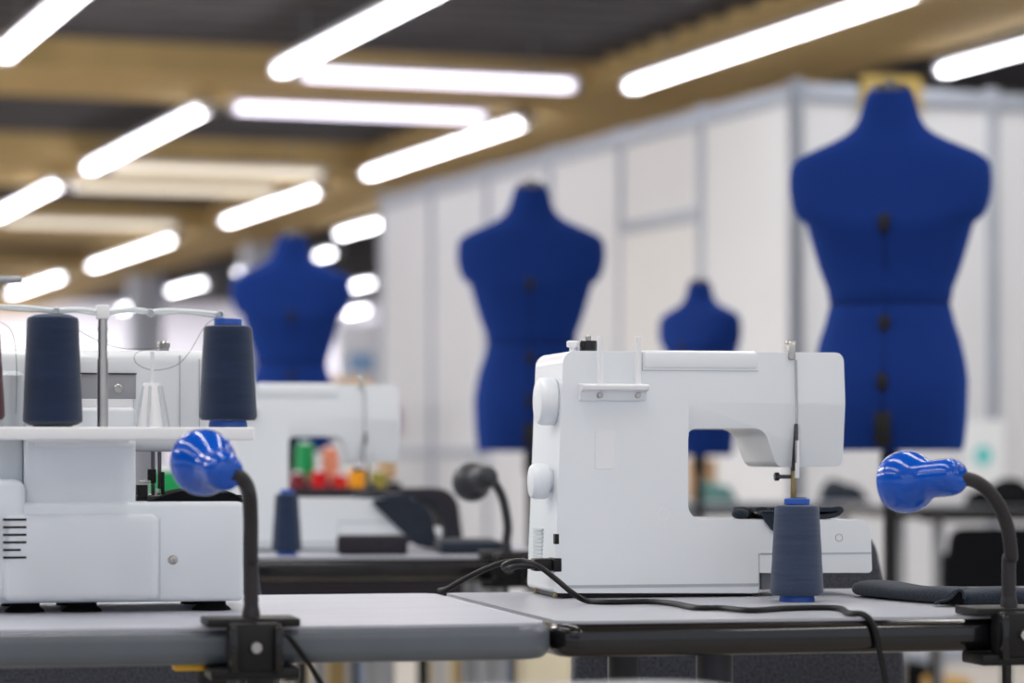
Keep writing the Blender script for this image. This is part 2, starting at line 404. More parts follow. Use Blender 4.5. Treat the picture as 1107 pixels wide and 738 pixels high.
# ------------------------------------------------------------------ sewing machine
SA = R(12)
o_ = at(606, 490, 3.37)
MF = Frame(o_.x, o_.y, TZ, SA)
def sewing_machine(label):
    fr = MF; D = .15
    t = thing('sewing_machine', label, 'sewing machine', fr.o, fr.a)
    def pb(name, x0, y0, x1, y1, v0, v1, m, bev=.001, parent=None, seg=2):
        u0, w1 = fr.hit(x0, y0, v0); u1, w0 = fr.hit(x1, y1, v0)
        return obj(name, add_box(B(), u0, u1, v0, v1, w0, w1, bev, seg), m, parent or t)
    outline = [(609,379,.015),(912,381,.011),(914,440,0),(916,504,.008),(845,505,.012),(828,463,.02),(744,463,.013),(744,561,.017),(941,562,.013),(943,619,.005),(821,619,0),(821,641,.004),(599,641,.006)]
    P = []
    for x, y, r in outline:
        u, w = fr.hit(x, y, 0); P.append((u, w, r))
    body = obj('body', add_prism(B(), round_poly(P), 0, D), M['white'], t)
    uL, wA = fr.hit(744.6, 434, 0); uR, wB = fr.hit(930, 506, 0)
    cutter = obj('cutter', add_prism(B(), [(-.03, wA), (0, wA), (.019, wB - .002), (-.03, wB - .002)], uL, uR, 'yz'), M['white'], t)
    bpy.context.view_layer.update()
    boolean_cut(body, cutter)
    for p in body.data.polygons: p.use_smooth = True
    body.data.set_sharp_from_angle(angle=R(80))
    b = body.modifiers.new('bevel', 'BEVEL'); b.width = .010; b.segments = 5; b.limit_method = 'ANGLE'; b.angle_limit = R(50)
    w = body.modifiers.new('wn', 'WEIGHTED_NORMAL'); w.keep_sharp = False
    # carry handle lid on top
    lid = pb('handle_lid', 695, 378.4, 820, 400, -.0012, .05, M['white'], .004, seg=3)
    pb('lid_gap', 695.5, 399.6, 820, 401.2, -.0009, .004, M['seam'], .0002, lid)
    pb('lid_gap', 694, 381, 695.2, 400.5, -.0009, .004, M['seam'], .0002, lid)
    # seams in the casing
    for n, q in (('base_seam', (608, 632.4, 821, 633.6)), ('bed_seam', (822, 597.6, 942, 598.6)), ('bed_seam', (820, 598, 821.2, 640)), ('bed_seam', (820, 598, 842, 599))):
        pb(n, *q, -.0004, .002, M['seam'], 0)
    # faint rounded panel, keyhole mark
    u0, w0 = fr.hit(643, 507, 0); u1, w1 = fr.hit(665, 465, 0)
    obj('label_panel', add_prism(B(), round_poly([(u0, w0, .003), (u1, w0, .003), (u1, w1, .003), (u0, w1, .003)]), -.0007, .002), M['white2'], t, bev=.0005)
    u, w = fr.hit(717, 556, 0)
    bm = B(); add_lathe(bm, [(.0075, 0), (.0075, .0008), (.0062, .0008), (.0062, .0003)], (u, .0004, w), (0, -1, 0), 28); obj('keyhole_mark', bm, M['white2'], t)
    # hand wheel and lower dial on the left end
    def dial(name, px, py, r, v, u0, th):
        u, w = fr.hit(px, py, v)
        pr = [(r*.6, -.012), (r*.6, 0), (r*.93, .0005), (r, .003), (r, th - .006), (r*.95, th - .0025), (r*.86, th), (r*.6, th + .0012), (0, th + .0016)]
        d = obj(name, add_lathe(B(), pr, (u0, v, w), (-1, 0, 0), 40), M['white'], t)
        return d
    dial('hand_wheel', 591, 434, .0285, .036, .0015, .022)
    dial('stitch_dial', 583, 520, .0215, .04, -.0075, .02)
    # spool pin bracket
    u0, wt = fr.hit(630, 414, -.02); u1, wb = fr.hit(698, 433, -.004)
    br = obj('spool_pin_bracket', add_prism(B(), [(.002, wt), (-.021, wt - .001), (-.0225, wt - .003), (-.0215, wt - .0075), (-.012, wt - .0095), (-.005, wb), (.002, wb)], u0, u1, 'yz'), M['white2'], t, bev=.001)
    for px in (649, 690):
        u, w = fr.hit(px, 427, -.012)
        bm = B(); add_cyl(bm, (u, -.004, w), (u, -.0125, w), .0036, bev=.0008); obj('screw', bm, M['metal'], br)
        u, w0 = fr.hit(px, 416, -.012); _, w1 = fr.hit(px, 362.5, -.012)
        bm = B(); add_lathe(bm, [(.0046, w0 - wt + .0), (.0042, .0), (.0036, .004), (.0032, w1 - w0 - .004), (.0036, w1 - w0 - .002), (.003, w1 - w0), (0, w1 - w0 + .0003)], (u, -.011, w0 - .001), (0, 0, 1), 18, cap=False)
        obj('spool_pin', bm, M['white2'], br)
    # bobbin winder + tension knob on top
    u, wtop = fr.hit(636, 379, .03)
    bw = obj('bobbin_winder', add_lathe(B(), [(.0098, -.004), (.0105, .001), (.0105, .0105), (.0095, .0115), (0, .0115)], (u, .03, wtop + .0005), (0,0,1), 28), M['blackgloss'], t)
    obj('winder_spindle', add_lathe(B(), [(.0035, 0), (.0035, .0055), (.002, .007), (0, .007)], (u, .03, wtop + .0118), (0,0,1), 16), M['metal'], bw)
    u, _ = fr.hit(619, 379, .03)
    obj('winder_stop', add_lathe(B(), [(.004, -.004), (.004, .0035), (.007, .0045), (.0073, .0105), (.006, .0118), (0, .0118)], (u, .03, wtop), (0,0,1), 24), M['white2'], t)
    # mains socket, switch, vent grille on the left end
    pb('power_socket', 599, 603, 607.5, 618, -.001, .03, M['black'], .0015)
    pb('power_switch', 600, 577, 604.5, 588, -.0006, .01, M['black'], .0006)
    bm = B()
    u, wv = fr.hit(585, 590, .09); _, w1 = fr.hit(585, 572, .09); _, w0 = fr.hit(585, 606, .09)
    for k in range(9):
        z = w0 + (w1 - w0)*k/8; add_box(bm, -.0075, .004, .07, .12, z - .0013, z + .0013)
    obj('vent_grille', bm, M['offgrey'], t)
    # face plate fittings on the head
    g = B(); u, w = fr.hit(855, 389, .004); _, w1 = fr.hit(855, 369, .004)
    add_box(g, u - .0045, u + .0035, -.0035, .006, w, w1, .001); add_box(g, u - .006, u + .006, .0, .012, w1 - .004, w1 + .0005, .0008)
    add_cyl(g, (u - .002, -.005, w + .004), (u - .002, 0, w + .004), .003, n=14)
    obj('thread_guide', g, M['metal'], t)
    pb('take_up_slot', 859.3, 458, 863, 509, -.0008+.0052, .02, M['black'], .0006)
    pb('take_up_lever', 860.2, 476, 864.5, 517, -.002+.004, .008, M['white2'], .0012)
    u, w = fr.hit(861, 389, 0); _, w1 = fr.hit(861, 500, 0)
    obj('thread', add_tube(B(), [(u - .001, -.003, w), (u, -.0045, (w+w1)/2), (u, .001, w1)], .00045, 6), M['threadline'], t)
    obj('thread', add_tube(B(), [(u - .0028, -.003, w), (u - .002, -.004, (w+w1)/2), (u - .001, .001, w1)], .0004, 6), M['threadline'], t)
    v = .045
    pbar = pb('presser_bar', 855.5, 495, 861.5, 541, v, v + .006, M['brass'], .001)
    u, w = fr.hit(856, 515, v); u1, _ = fr.hit(838, 515, v)
    k = B(); add_cyl(k, (u1 + .004, v + .003, w), (u + .004, v + .003, w), .0025, n=12); add_cyl(k, (u1, v + .003, w), (u1 + .006, v + .003, w), .0052, n=16, bev=.001)
    obj('clamp_screw', k, M['darkmetal'], pbar)
    u, w = fr.hit(860, 541, v); _, wbed = fr.hit(860, 561, 0)
    k = B(); add_box(k, u - .004, u + .014, v - .002, v + .012, w - .003, w + .004, .001); add_box(k, u - .006, u + .018, v - .004, v + .02, wbed + .0052, wbed + .009, .001)
    add_cyl(k, (u + .004, v + .004, w), (u + .004, v + .004, wbed + .007), .003, n=12)
    obj('presser_foot', k, M['darkmetal'], pbar)
    u, w = fr.hit(907, 581, 0)
    bm = B(); add_lathe(bm, [(.0048, 0), (.0048, .0006), (.004, .0006), (.004, 0), (0, 0)], (u, .0003, w), (0, -1, 0), 24); obj('screw_hole', bm, M['midgrey'], t)
    # under the bed: dark plate, grey block under the free arm, feet
    u0, _ = fr.hit(603, 641, .01); u1, wb = fr.hit(819, 641, .01)
    obj('bottom_plate', add_box(B(), u0, u1, .01, D - .01, wb - .0022, wb + .004), M['black'], t)
    pb('shuttle_cover', 823, 617, 840, 637, .03, .1, M['midgrey'], .001)
    for px in (601.5, 812):
        for vv in (.018, D - .02):
            u, _ = fr.hit(px, 645, .018)
            obj('foot', add_lathe(B(), [(.0062, 0), (.0068, .001), (.0068, .0045), (.005, .006), (.005, .012)], (u + .003, vv, 0), (0,0,1), 20), M['brass'], t)
    return t
sm = sewing_machine('large white sewing machine seen from behind on the black edged table')
sm2 = copy_tree(sm)
tag(sm2, 'blurred white sewing machine in the second row, behind the overlock machine', 'sewing machine')
# same machine one row back: its needle opening is seen at pixel 312
uh, _ = MF.hit(744, 500, 0)
ph = at(312, 490, 4.99)
sm2.location = (ph.x - uh*math.cos(SA), ph.y - uh*math.sin(SA), TZ)

# power cord
pc = thing('power_cord', 'black power cord plugged into the large sewing machine and trailing over the table', 'cord', MF.world(-.02, .01, 0))
pw = Matrix.Translation(-Vector(pc.location))
u0, w1 = MF.hit(576, 603.5, .012); u1, w0 = MF.hit(600, 617, .012)
def loc(p): return Vector(p) - Vector(pc.location)
bm = add_box(B(), u0, u1 + .002, .006, .03, w0, w1, .003)
for v in bm.verts: v.co = loc(MF.world(*v.co))
obj('plug', bm, M['black'], pc)
def path(l): return [at(*p) for p in l]
bm = B()
pA = path([(580,609,3.385),(562,606.5,3.39),(545,607.5,3.40),(522,616,3.42),(500,627,3.44),(484,636,3.46),(475,641.3,3.475)])
zt = TZ + .0035
pA[-1].z = zt + .001
add_tube(bm, [loc(p) for p in spline(pA, 8)], .0034, 10); obj('cable', bm, M['black'], pc)
bm = B()
pB = path([(578,612,3.37),(560,612,3.35),(548,615,3.33),(544.5,611.5,3.315),(552,607.5,3.30),(566,606.5,3.29),(582,611.5,3.27),(600,625,3.26),(618,640,3.25)])
def ontable(px, py):
    Y = (CZ - zt) * F / (py - HY); return at(px, py, Y)
pB += [ontable(*p) for p in ((634,649),(660,650.5),(700,650),(728,652),(752,656.5),(780,657),(812,659.5),(845,657.5),(880,656.5),(908,657.5))]
# over the front edge and down
ed = RT.hit(930, 668, 0); ue = ed[0]
pB += [RT.world(ue - .002, .03, .0035), RT.world(ue + .006, .006, .003), RT.world(ue + .013, -.004, -.008), RT.world(ue + .018, -.0055, -.03), RT.world(ue + .024, -.007, -.06), RT.world(ue + .03, -.008, -.1), RT.world(ue + .036, .0, -.2), RT.world(ue + .05, .03, -.45), RT.world(ue + .06, .05, -.7435), RT.world(ue + .2, .2, -.7445)]
add_tube(bm, [loc(p) for p in spline(pB, 8)], .0033, 10); obj('cable', bm, M['black'], pc)

# ------------------------------------------------------------------ thread cones
def cone(label, loc, m, tube, s=1.0, h=.112, rt=.026, rb=.0308, top_tube=True, group='thread cones'):
    t = thing('thread_cone', label, 'thread cone', loc, random.random()*6, group)
    h *= s; rt *= s; rb *= s
    b0 = (.007 if top_tube else .0015)*s
    pr = [(rb*.66, b0), (rb*.93, b0 + .0005), (rb, b0 + .004*s), (rb, b0 + .009*s)]
    for k in range(1, 9): pr.append((rb + (rt - rb)*k/9 + random.uniform(-.0002, .0002), b0 + .009*s + (h - .013*s - b0)*k/9))
    pr += [(rt, h - .004*s), (rt*.96, h - .0012*s), (rt*.86, h), (rt*.5, h + .0002)]
    if not top_tube: pr[0] = (rb*.72, b0); pr[1] = (rb*.8, b0 + .0005); pr = pr[:-1] + [(rt*.7, h + .002*s), (rt*.4, h + .003*s), (0, h + .003*s)]
    obj('thread_winding', add_lathe(B(), pr, n=40), m, t)
    pr = [(rb*.56, 0), (rb*.67, 0), (rb*.67, .001*s), (rb*.62, .009*s)]
    if top_tube: pr = [(rb*.5, .0), (rb*.67, 0), (rb*.67, .003*s), (rb*.62, .009*s), (rt*.52, h), (rt*.575, h + .001*s), (rt*.575, h + .0072*s), (rt*.5, h + .0078*s), (rt*.42, h + .0078*s), (rt*.4, h - .01*s)]
    obj('tube', add_lathe(B(), pr, n=32, cap=False), tube, t)
    return t
p = at(861.5, 490, 3.31)
cone('slate blue thread cone on a blue tube in front of the large sewing machine', (p.x, p.y, TZ), M['slate'], M['bluetube'])
p = at(310, 490, 4.80)
cone('small navy thread cone standing before the second row sewing machine', (p.x, p.y, TZ), M['navy'], M['bluetube'], s=.93, rt=.021, rb=.0275)
p = at(183, 490, 4.9)
gt = thread_mat('green_thread', (28, 150, 84))
cone('green thread cone seen through the needle opening of the overlock machine', (p.x, p.y, TZ), gt, M['white2'], s=1.25, rt=.027, rb=.034)

# ------------------------------------------------------------------ overlock machine
o_ = at(172, 490, 3.085)
OF = Frame(o_.x, o_.y, TZ, SA)
ov = thing('overlock_machine', 'white overlock machine with thread stand seen from behind on the left table', 'overlock machine', OF.o, OF.a)
def ob(name, x0, y0, x1, y1, v0, v1, m, bev=.002, parent=ov, seg=3):
    u0, w1 = OF.hit(x0, y0, v0); u1, w0 = OF.hit(x1, y1, v0)
    return obj(name, add_box(B(), u0, u1, v0, v1, w0, w1, bev, seg), m, parent)
ob('base', -70, 543, 264, 649.5, .006, .2, M['white'], .006)
ob('rear_cover', 3, 556, 172, 650, -.008, .06, M['white'], .009)
ob('motor_housing', -80, 518, 28, 650.5, -.001, .12, M['white'], .012)
ob('column', 26, 440, 147, 560, .022, .13, M['white'], .005)
ob('column_step', 36, 477, 146, 483, .016, .05, M['white2'], .001)
ob('side_column', -85, 400, 26, 540, .03, .14, M['offgrey'], .008)
ob('head', -85, 376.5, 232, 488, .055, .16, M['white'], .014, seg=6)
hd = ob('recess_panel', 88, 404, 147, 431, .0535, .06, M['midgrey'], .0006)
ob('recess_shadow_lip', 87, 402.8, 148, 404.4, .052, .06, M['black'], .0003)
ob('recess_sill', 86, 431, 144, 462, .0525, .06, M['white2'], .001)
u, w = OF.hit(128, 420, .05)
bm = B(); add_lathe(bm, [(.0052, 0), (.0052, .0012), (.0042, .002), (.0026, .002), (.0022, .0012), (0, .0012)], (u, .0535, w), (0, -1, 0), 24); obj('screw', bm, M['metal'], ov)
for x, y0, y1 in ((143.5, 432, 462), (194, 384, 462), (215, 388, 462)): ob('head_seam', x, y0, x + 1, y1, .0542, .058, M['seam'], 0)
u, w = OF.hit(187, 605, .006)
bm = B(); add_lathe(bm, [(.005, 0), (.005, .001), (.0035, .002), (.0012, .002), (.001, .0012), (0, .0012)], (u, .006, w), (0, -1, 0), 24); obj('screw', bm, M['metal'], ov)
for k in range(6):
    y = 561.5 + k*8.2
    ob('vent_slot', 3.5, y - 1.1, 28.5 - (6 if k == 4 else 0), y + 1.1, -.0088, 0, M['black'], 0)
ob('cover_seam', 172.6, 560, 173.3, 648, .0057, .01, M['offgrey'], 0)
# glossy tower cylinder at far left
u, w = OF.hit(14, 462, .03); _, w1 = OF.hit(14, 404, .03)
obj('loop_cover', add_lathe(B(), [(.0125, 0), (.0125, w1 - w - .002), (.0105, w1 - w), (0, w1 - w)], (u, .028, w), (0,0,1), 28), M['offgrey'], ov)
# needle mechanism in the opening
ob('throat_plate', 148, 535, 262, 545, .05, .17, M['blackgloss'], .002)
mech = ob('needle_bar', 163.5, 480, 167.5, 540, .07, .074, M['darkmetal'], .001)
ob('needle_bar', 170.5, 480, 174.5, 528, .075, .079, M['darkmetal'], .001)
ob('needle_clamp', 160, 507, 169, 522, .066, .078, M['black'], .001, mech)
ob('presser_lever', 174, 510, 178, 540, .064, .07, M['black'], .001, mech)
ob('looper', 150, 519, 163, 522, .05, .055, M['metal'], .0008, mech)
ob('looper', 168, 528, 172, 536, .052, .055, M['metal'], .0008, mech)
ob('knife_block', 149, 524, 160, 541, .05, .08, M['black'], .001)
# rubber feet
for px in (27, 89, 229):
    u, _ = OF.hit(px, 655, .03)
    for vv in (.035, .17):
        obj('foot', add_lathe(B(), [(.022, 0), (.02, .003), (.016, .006), (.015, .03)], (u, vv, 0), (0,0,1), 24), M['rubber'], ov)
# tension knob on top
u, w = OF.hit(177, 378, .08)
kb = obj('tension_knob', add_lathe(B(), [(.0058, 0), (.0058, .004), (.0068, .0045), (.0072, .009), (.005, .0115), (0, .0118)], (u, .08, w - .002), (0,0,1), 20), M['metal'], ov)
# thread stand: shelf, pole, guide rail, pin cone
VS = -.062
st = ob('stand_shelf', -80, 461, 275.5, 475.5, -.1, -.022, M['white2'], .002)
ob('shelf_bracket', 30, 468, 140, 478, -.03, .03, M['white2'], .002, st)
_, wsh = OF.hit(100, 461, -.1)
_, wsh2 = OF.hit(100, 461, VS)
u, wt = OF.hit(111, 345, VS)
pole = B(); add_cyl(pole, (u, VS, wsh - .001), (u, VS, wsh + .072), .0058, n=20); add_cyl(pole, (u, VS, wsh + .071), (u, VS, wt), .0049, n=20)
add_cyl(pole, (u, VS, wt - .024), (u, VS, wt - .021), .0055, n=20); add_cyl(pole, (u, VS, wt - .012), (u, VS, wt - .009), .0055, n=20)
obj('telescopic_pole', pole, M['metal'], st)
_, wr0 = OF.hit(111, 345, VS); _, wr1 = OF.hit(111, 330, VS)
obj('pole_collar', add_box(B(), u - .0068, u + .0068, VS - .007, VS + .007, wr0, wr1, .0015), M['white2'], st)
gr = B()
xs = [(-60, 331), (-20, 330.5), (0, 331), (30, 332), (50, 334.5), (61, 335.5), (72, 334.5), (90, 334.5), (104, 336.5), (111, 337), (118, 336.5), (140, 334.5), (155, 335), (163, 337), (172, 335.5), (190, 335.5), (215, 337), (238, 339)]
pts = [];
for x, y in xs:
    uu, ww = OF.hit(x, y, VS); pts.append((uu, VS, ww))
sp = spline(pts, 5)
add_tube(gr, sp, .0022, 8)
sp2 = [Vector((p.x, p.y, p.z - (.0022 + .0008*math.sin(i*.55)))) for i, p in enumerate(sp)]
add_tube(gr, sp2, .0018, 8)
rail = obj('thread_guide_rail', gr, M['glasswhite'], st)
for x, y in ((61, 336), (163, 338), (238, 339.5), (-41, 332)):
    uu, ww = OF.hit(x, y, VS - .004)
    bm = B(); add_lathe(bm, [(.0045, 0), (.0045, .006), (.0028, .007), (.0022, .003), (0, .002)], (uu, VS + .002, ww), (0, -1, 0), 18); obj('eyelet', bm, M['offgrey'], rail)
uu, w0 = OF.hit(164.5, 461, VS); w0 = wsh; _, w1 = OF.hit(164, 414, VS); _, w2 = OF.hit(164, 379, VS)
pcn = obj('cone_holder', add_lathe(B(), [(.017, w0), (.0165, w0 + .003), (.009, w1 - .001), (.0083, w1), (.002, w1), (.0019, w2 - .001), (0, w2)], (uu, VS, 0), (0,0,1), 28), M['white2'], st)
for k in range(6):
    an = k*PI/3 + .2
    bm = B(); c, s_ = math.cos(an), math.sin(an)
    add_tube(bm, [(uu + c*.0185, VS + s_*.0185, w0 + .001), (uu + c*.0098, VS + s_*.0098, w1 - .003)], .0016, 6); obj('rib', bm, M['offgrey'], pcn)
# loose thread ends
def thr(pts, parent=ov):
    P = []
    for x, y, v in pts:
        uu, ww = OF.hit(x, y, v); P.append((uu, v, ww))
    return obj('thread', add_tube(B(), spline(P, 6), .00035, 5), M['threadline'], parent)
thr([(238, 341, VS), (222, 352, VS), (205, 380, -.03), (190, 395, -.03), (165, 400, -.04), (147, 392, -.04), (148, 381, -.03), (170, 376, 0), (178, 375, .07)])
thr([(61, 337, VS), (90, 360, -.04), (130, 376, 0), (176, 376, .07)])
thr([(-41, 334, VS), (0, 348, VS), (14, 362, -.04), (18, 400, -.01), (17, 455, .02)])
# thread cones on the stand
def on_stand(px, dz=0):
    uu, _ = OF.hit(px, 461, VS); return OF.world(uu, VS, wsh + .0002)
cone('navy thread cone on the overlock stand, left of the metal pole', on_stand(57), M['navy'], M['navy'], h=.116, rt=.0272, rb=.0312, top_tube=False)
cone('navy thread cone on a blue tube at the right end of the overlock stand', on_stand(246.5), M['navy'], M['bluetube'], h=.108)
cone('wine coloured thread cone cut by the left edge of the photo', on_stand(-27), M['wine'], M['white2'], h=.1)
# dark cloth on the overlock bed
bm = B()
q = [OF.hit(x, y, .03) for x, y in ((160, 541), (185, 533), (205, 529), (232, 529), (250, 532), (262, 540))]
pr = [(uu, ww) for uu, ww in q]
ub0 = OF.hit(262, 543, .03)
add_prism(bm, [(p.x, p.y) for p in spline([(a_, b_, 0) for a_, b_ in pr], 5)] + [(pr[-1][0], OF.hit(200, 543, .03)[1] + .0005), (pr[0][0], OF.hit(200, 543, .03)[1] + .0005)], .02, .14)
oc = obj('cloth_piece', bm, M['clothdark'], bev=.002); oc.location = OF.o; oc.rotation_euler = (0, 0, OF.a)
tag(oc, 'black cloth lying on the bed of the overlock machine behind the blue lamp', 'cloth')

# ------------------------------------------------------------------ gooseneck clamp lamps
def lamp(label, fr, u, neck_pts, shade_at, shade_dir, m_shade, m_neck, group):
    """fr: frame on the table top front edge; u: position along the edge"""
    t = thing('clamp_lamp', label, 'lamp', fr.world(u, 0, .002), fr.a, group)
    inv = Matrix.Rotation(-fr.a, 3, 'Z')
    base = fr.world(u, 0, .002)
    L = lambda p: inv @ (Vector(p) - base)
    cl = B()
    add_box(cl, -.046, .046, -.02, .045, -.001, .0075, .002)
    add_box(cl, -.026, .026, -.034, -.0045, -.044, .004, .004)
    add_box(cl, -.044, .044, -.03, .03, -.052, -.0405, .002)
    c = obj('clamp', cl, M['black'], t)
    for s in (-1, 1):
        obj('clamp_rib', add_box(B(), s*.022 - .004, s*.022 + .004, -.041, -.03, -.045, .001, .002), M['blackgloss'], c)
    k = B(); add_lathe(k, [(.0, 0), (.0052, .0002), (.0062, .002), (.0062, .006)], (.0, -.0405, -.02), (0, 1, 0), 20); obj('bolt', k, M['metal'], c)
    k = B(); add_cyl(k, (0, .012, -.075), (0, .012, -.045), .0045, n=14); add_cyl(k, (0, .012, -.088), (0, .012, -.075), .012, n=20, bev=.003)
    obj('clamp_screw', k, M['blackgloss'], c)
    bm = B(); pts = spline([L(p) for p in neck_pts], 14)
    add_tube(bm, pts, .0073, 14, rib=.07); add_lathe(bm, [(.0095, -.003), (.009, .006), (.0078, .012)], L(neck_pts[0]) , (0,0,1), 20)
    obj('gooseneck', bm, m_neck, t)
    sd = inv @ Vector(shade_dir).normalized(); so = L(shade_at)
    outer = [(0, 0), (.010, .0006), (.015, .003), (.0182, .008), (.0196, .014), (.0198, .022), (.0197, .032), (.0198, .039), (.0208, .044), (.0247, .050), (.0283, .055), (.0308, .060), (.0325, .066), (.0331, .072), (.0328, .078), (.0315, .084), (.0288, .090)]
    inner = [(.0278, .089), (.0305, .083), (.0315, .073), (.030, .063), (.027, .056), (.022, .049), (.015, .044), (0, .042)]
    s_ = obj('lamp_shade', add_lathe(B(), outer, so, sd, 48, cap=False), m_shade, t, smooth=60)
    obj('shade_lining', add_lathe(B(), [(.0288, .090)] + inner, so, sd, 48, cap=False), M['lamprim'], s_, smooth=60)
    k = B(); add_lathe(k, [(0, .036), (.008, .038), (.011, .045), (.0195, .058), (.0195, .066), (.014, .074), (0, .078)], so, sd, 24); obj('bulb', k, M['paper'], s_)
    return t
# right lamp: on the front edge of the right table
uR = RT.hit(1093, 660, 0)[0]
bR = RT.world(uR, .006, .008)
YR = bR.y
tip = at(1031, 515, YR - .055)
nR = [bR, bR + Vector((0, 0, .05)), at(1093, 600, YR - .004), at(1088, 566, YR - .012), at(1075, 539, YR - .025), at(1056, 521, YR - .042), tip]
lamp('glossy blue clamp lamp on the right table edge, at the right of the photo', RT, uR, nR, at(1040, 514.5, YR - .06), (-.70, .71, -.09), M['blue'], M['goose'], 'clamp lamps')
# left lamp
uL = LT.hit(272, 668, 0)[0]
bL = LT.world(uL, .004, .008); YL = bL.y
nL = [bL, bL + Vector((0, 0, .05)), at(271, 600, YL - .004), at(271, 560, YL - .012), at(269, 533, YL - .028), at(262, 518, YL - .05), at(250, 511, YL - .062)]
lamp('glossy blue clamp lamp in front of the overlock machine', LT, uL, nL, at(247, 512, YL - .068), (-.43, .89, .15), M['blue'], M['goose'], 'clamp lamps')
# cable of the left lamp
bm = B(); pts = [LT.world(uL + .026, -.028, -.006), at(312, 688, YL - .02), at(330, 712, YL), at(348, 742, YL + .02), at(365, 800, YL + .05), Vector((at(370, 0, YL + .1).x, YL + .12, .3)), Vector((at(372, 0, YL + .1).x, YL + .15, .004))]
o0 = pts[-1].copy()
bm2 = add_tube(B(), [p - o0 for p in spline(pts, 8)], .0028, 8)
cb = obj('lamp_cord', bm2, M['black']); cb.location = o0; tag(cb, 'thin black cord hanging from the clamp of the left blue lamp', 'cord')
# second-row grey lamp
u2 = T2F.hit(548, 600, 0)[0]
b2 = T2F.world(u2, .006, .008); Y2 = b2.y
n2 = [b2, b2 + Vector((0, 0, .02)), at(549, 568, Y2 - .005), at(544, 540, Y2 - .015), at(535, 522, Y2 - .03), at(527, 514, Y2 - .05)]
lamp('dark grey clamp lamp on the second row table', T2F, u2, n2, at(530, 514, Y2 - .055), (-.42, .88, -.15), M['greylamp'], M['greylamp'], 'clamp lamps')

# ------------------------------------------------------------------ cloth on the right table and in the machine
# folded strip in the machine
q = lambda x, y: MF.hit(x, y, 0)
def cloth_obj(name, bm, m, label, fr, cat='cloth', **k):
    o = obj(name, bm, m, **k); o.location = fr.o; o.rotation_euler = (0, 0, fr.a); return tag(o, label, cat)
zb = q(860, 562)[1]
dn = B()
prof = [(q(830, 560)[0], zb + .0035), (q(860, 560)[0], zb + .0035), (q(885, 560)[0], zb + .0035), (q(897, 560)[0], zb + .0035), (q(907, 559)[0], zb + .0055), (q(913, 555)[0], zb + .0105), (q(911, 551)[0], zb + .0135), (q(902, 550)[0], zb + .0125), (q(885, 552)[0], zb + .0125), (q(860, 552)[0], zb + .0125), (q(836, 552)[0], zb + .0125)]
ribbon(dn, prof, .005, .012, .105)
# ruffled left end
prev = None
for k in range(5):
    c0 = Vector((q(808 + k*4.6, 556)[0], .03 + .012*k, zb + .007 + .0025*math.sin(k*2.1)))
    bmesh.ops.create_icosphere(dn, subdivisions=3, radius=.009 + .001*(k % 2), matrix=Matrix.Translation(c0) @ Matrix.Diagonal((1.15, 1.6, .72, 1)))
ribbon(dn, [(q(820, 553)[0], zb + .012), (q(826, 553)[0], zb + .0128), (q(832, 553)[0], zb + .0125)], .005, .012, .105)
cl = cloth_obj('cloth_piece', dn, M['denim'], 'dark slate cloth under the needle of the large sewing machine', MF)
fl = B()
add_prism(fl, round_poly([(q(823, 553)[0], q(823, 553)[1], .001), (q(842, 553)[0], q(842, 553)[1], .001), (q(842, 578)[0], q(842, 578)[1], .001), (q(833, 572)[0], q(833, 572)[1], .003), (q(826, 563)[0], q(826, 563)[1], .002)]), -.0045, -.0005)
f_ = obj('hanging_flap', fl, M['denim'], cl); 
add_ = B(); add_box(add_, q(823, 553)[0], q(842, 553)[0], -.0045, .014, q(823, 553)[1] - .004, q(823, 553)[1] + .0012, .001)
obj('hanging_flap', add_, M['denim'], cl)
# long rolled cloth on the right table
def roll_path(l): return [ontable(*p) for p in l]
rp = roll_path([(910, 641), (940, 644), (975, 647.5), (1010, 650.5), (1040, 652), (1075, 651.5), (1120, 651), (1200, 650)])
o0 = rp[0].copy(); o0.z = TZ
sp = spline(rp, 8); bm = B(); rings = []
n = 20
for i, p in enumerate(sp):
    t_ = (sp[min(i+1, len(sp)-1)] - sp[max(i-1, 0)]).normalized(); s_ = Vector((-t_.y, t_.x, 0)).normalized()
    f = i / (len(sp)-1); en = min(1, i/3.0)
    en = math.sqrt(max(.02, 1 - (1-en)**2))
    hh = (.0094 + .0016*math.sin(i*.33) * .4) * en; ww = (.026 + .003*math.sin(i*.21)) * en
    c0 = Vector((p.x, p.y, TZ + .0005)) + s_*.03 - o0
    ring = []
    for k in range(n):
        an = 2*PI*k/n; cx = math.copysign(abs(math.cos(an))**.75, math.cos(an)); sz = math.copysign(abs(math.sin(an))**.8, math.sin(an))
        ring.append(bm.verts.new(c0 + s_*(cx*ww) + Vector((0, 0, hh + sz*hh))))
    rings.append(ring)
for A, C in zip(rings, rings[1:]):
    for k in range(n): bm.faces.new((A[k], A[(k+1)%n], C[(k+1)%n], C[k]))
bm.faces.new(rings[0][::-1]); bm.faces.new(rings[-1])
rc = obj('rolled_cloth', bm, M['denim'], smooth=60); rc.location = o0
tag(rc, 'long rolled dark slate cloth lying along the right table behind the blue lamp', 'cloth')
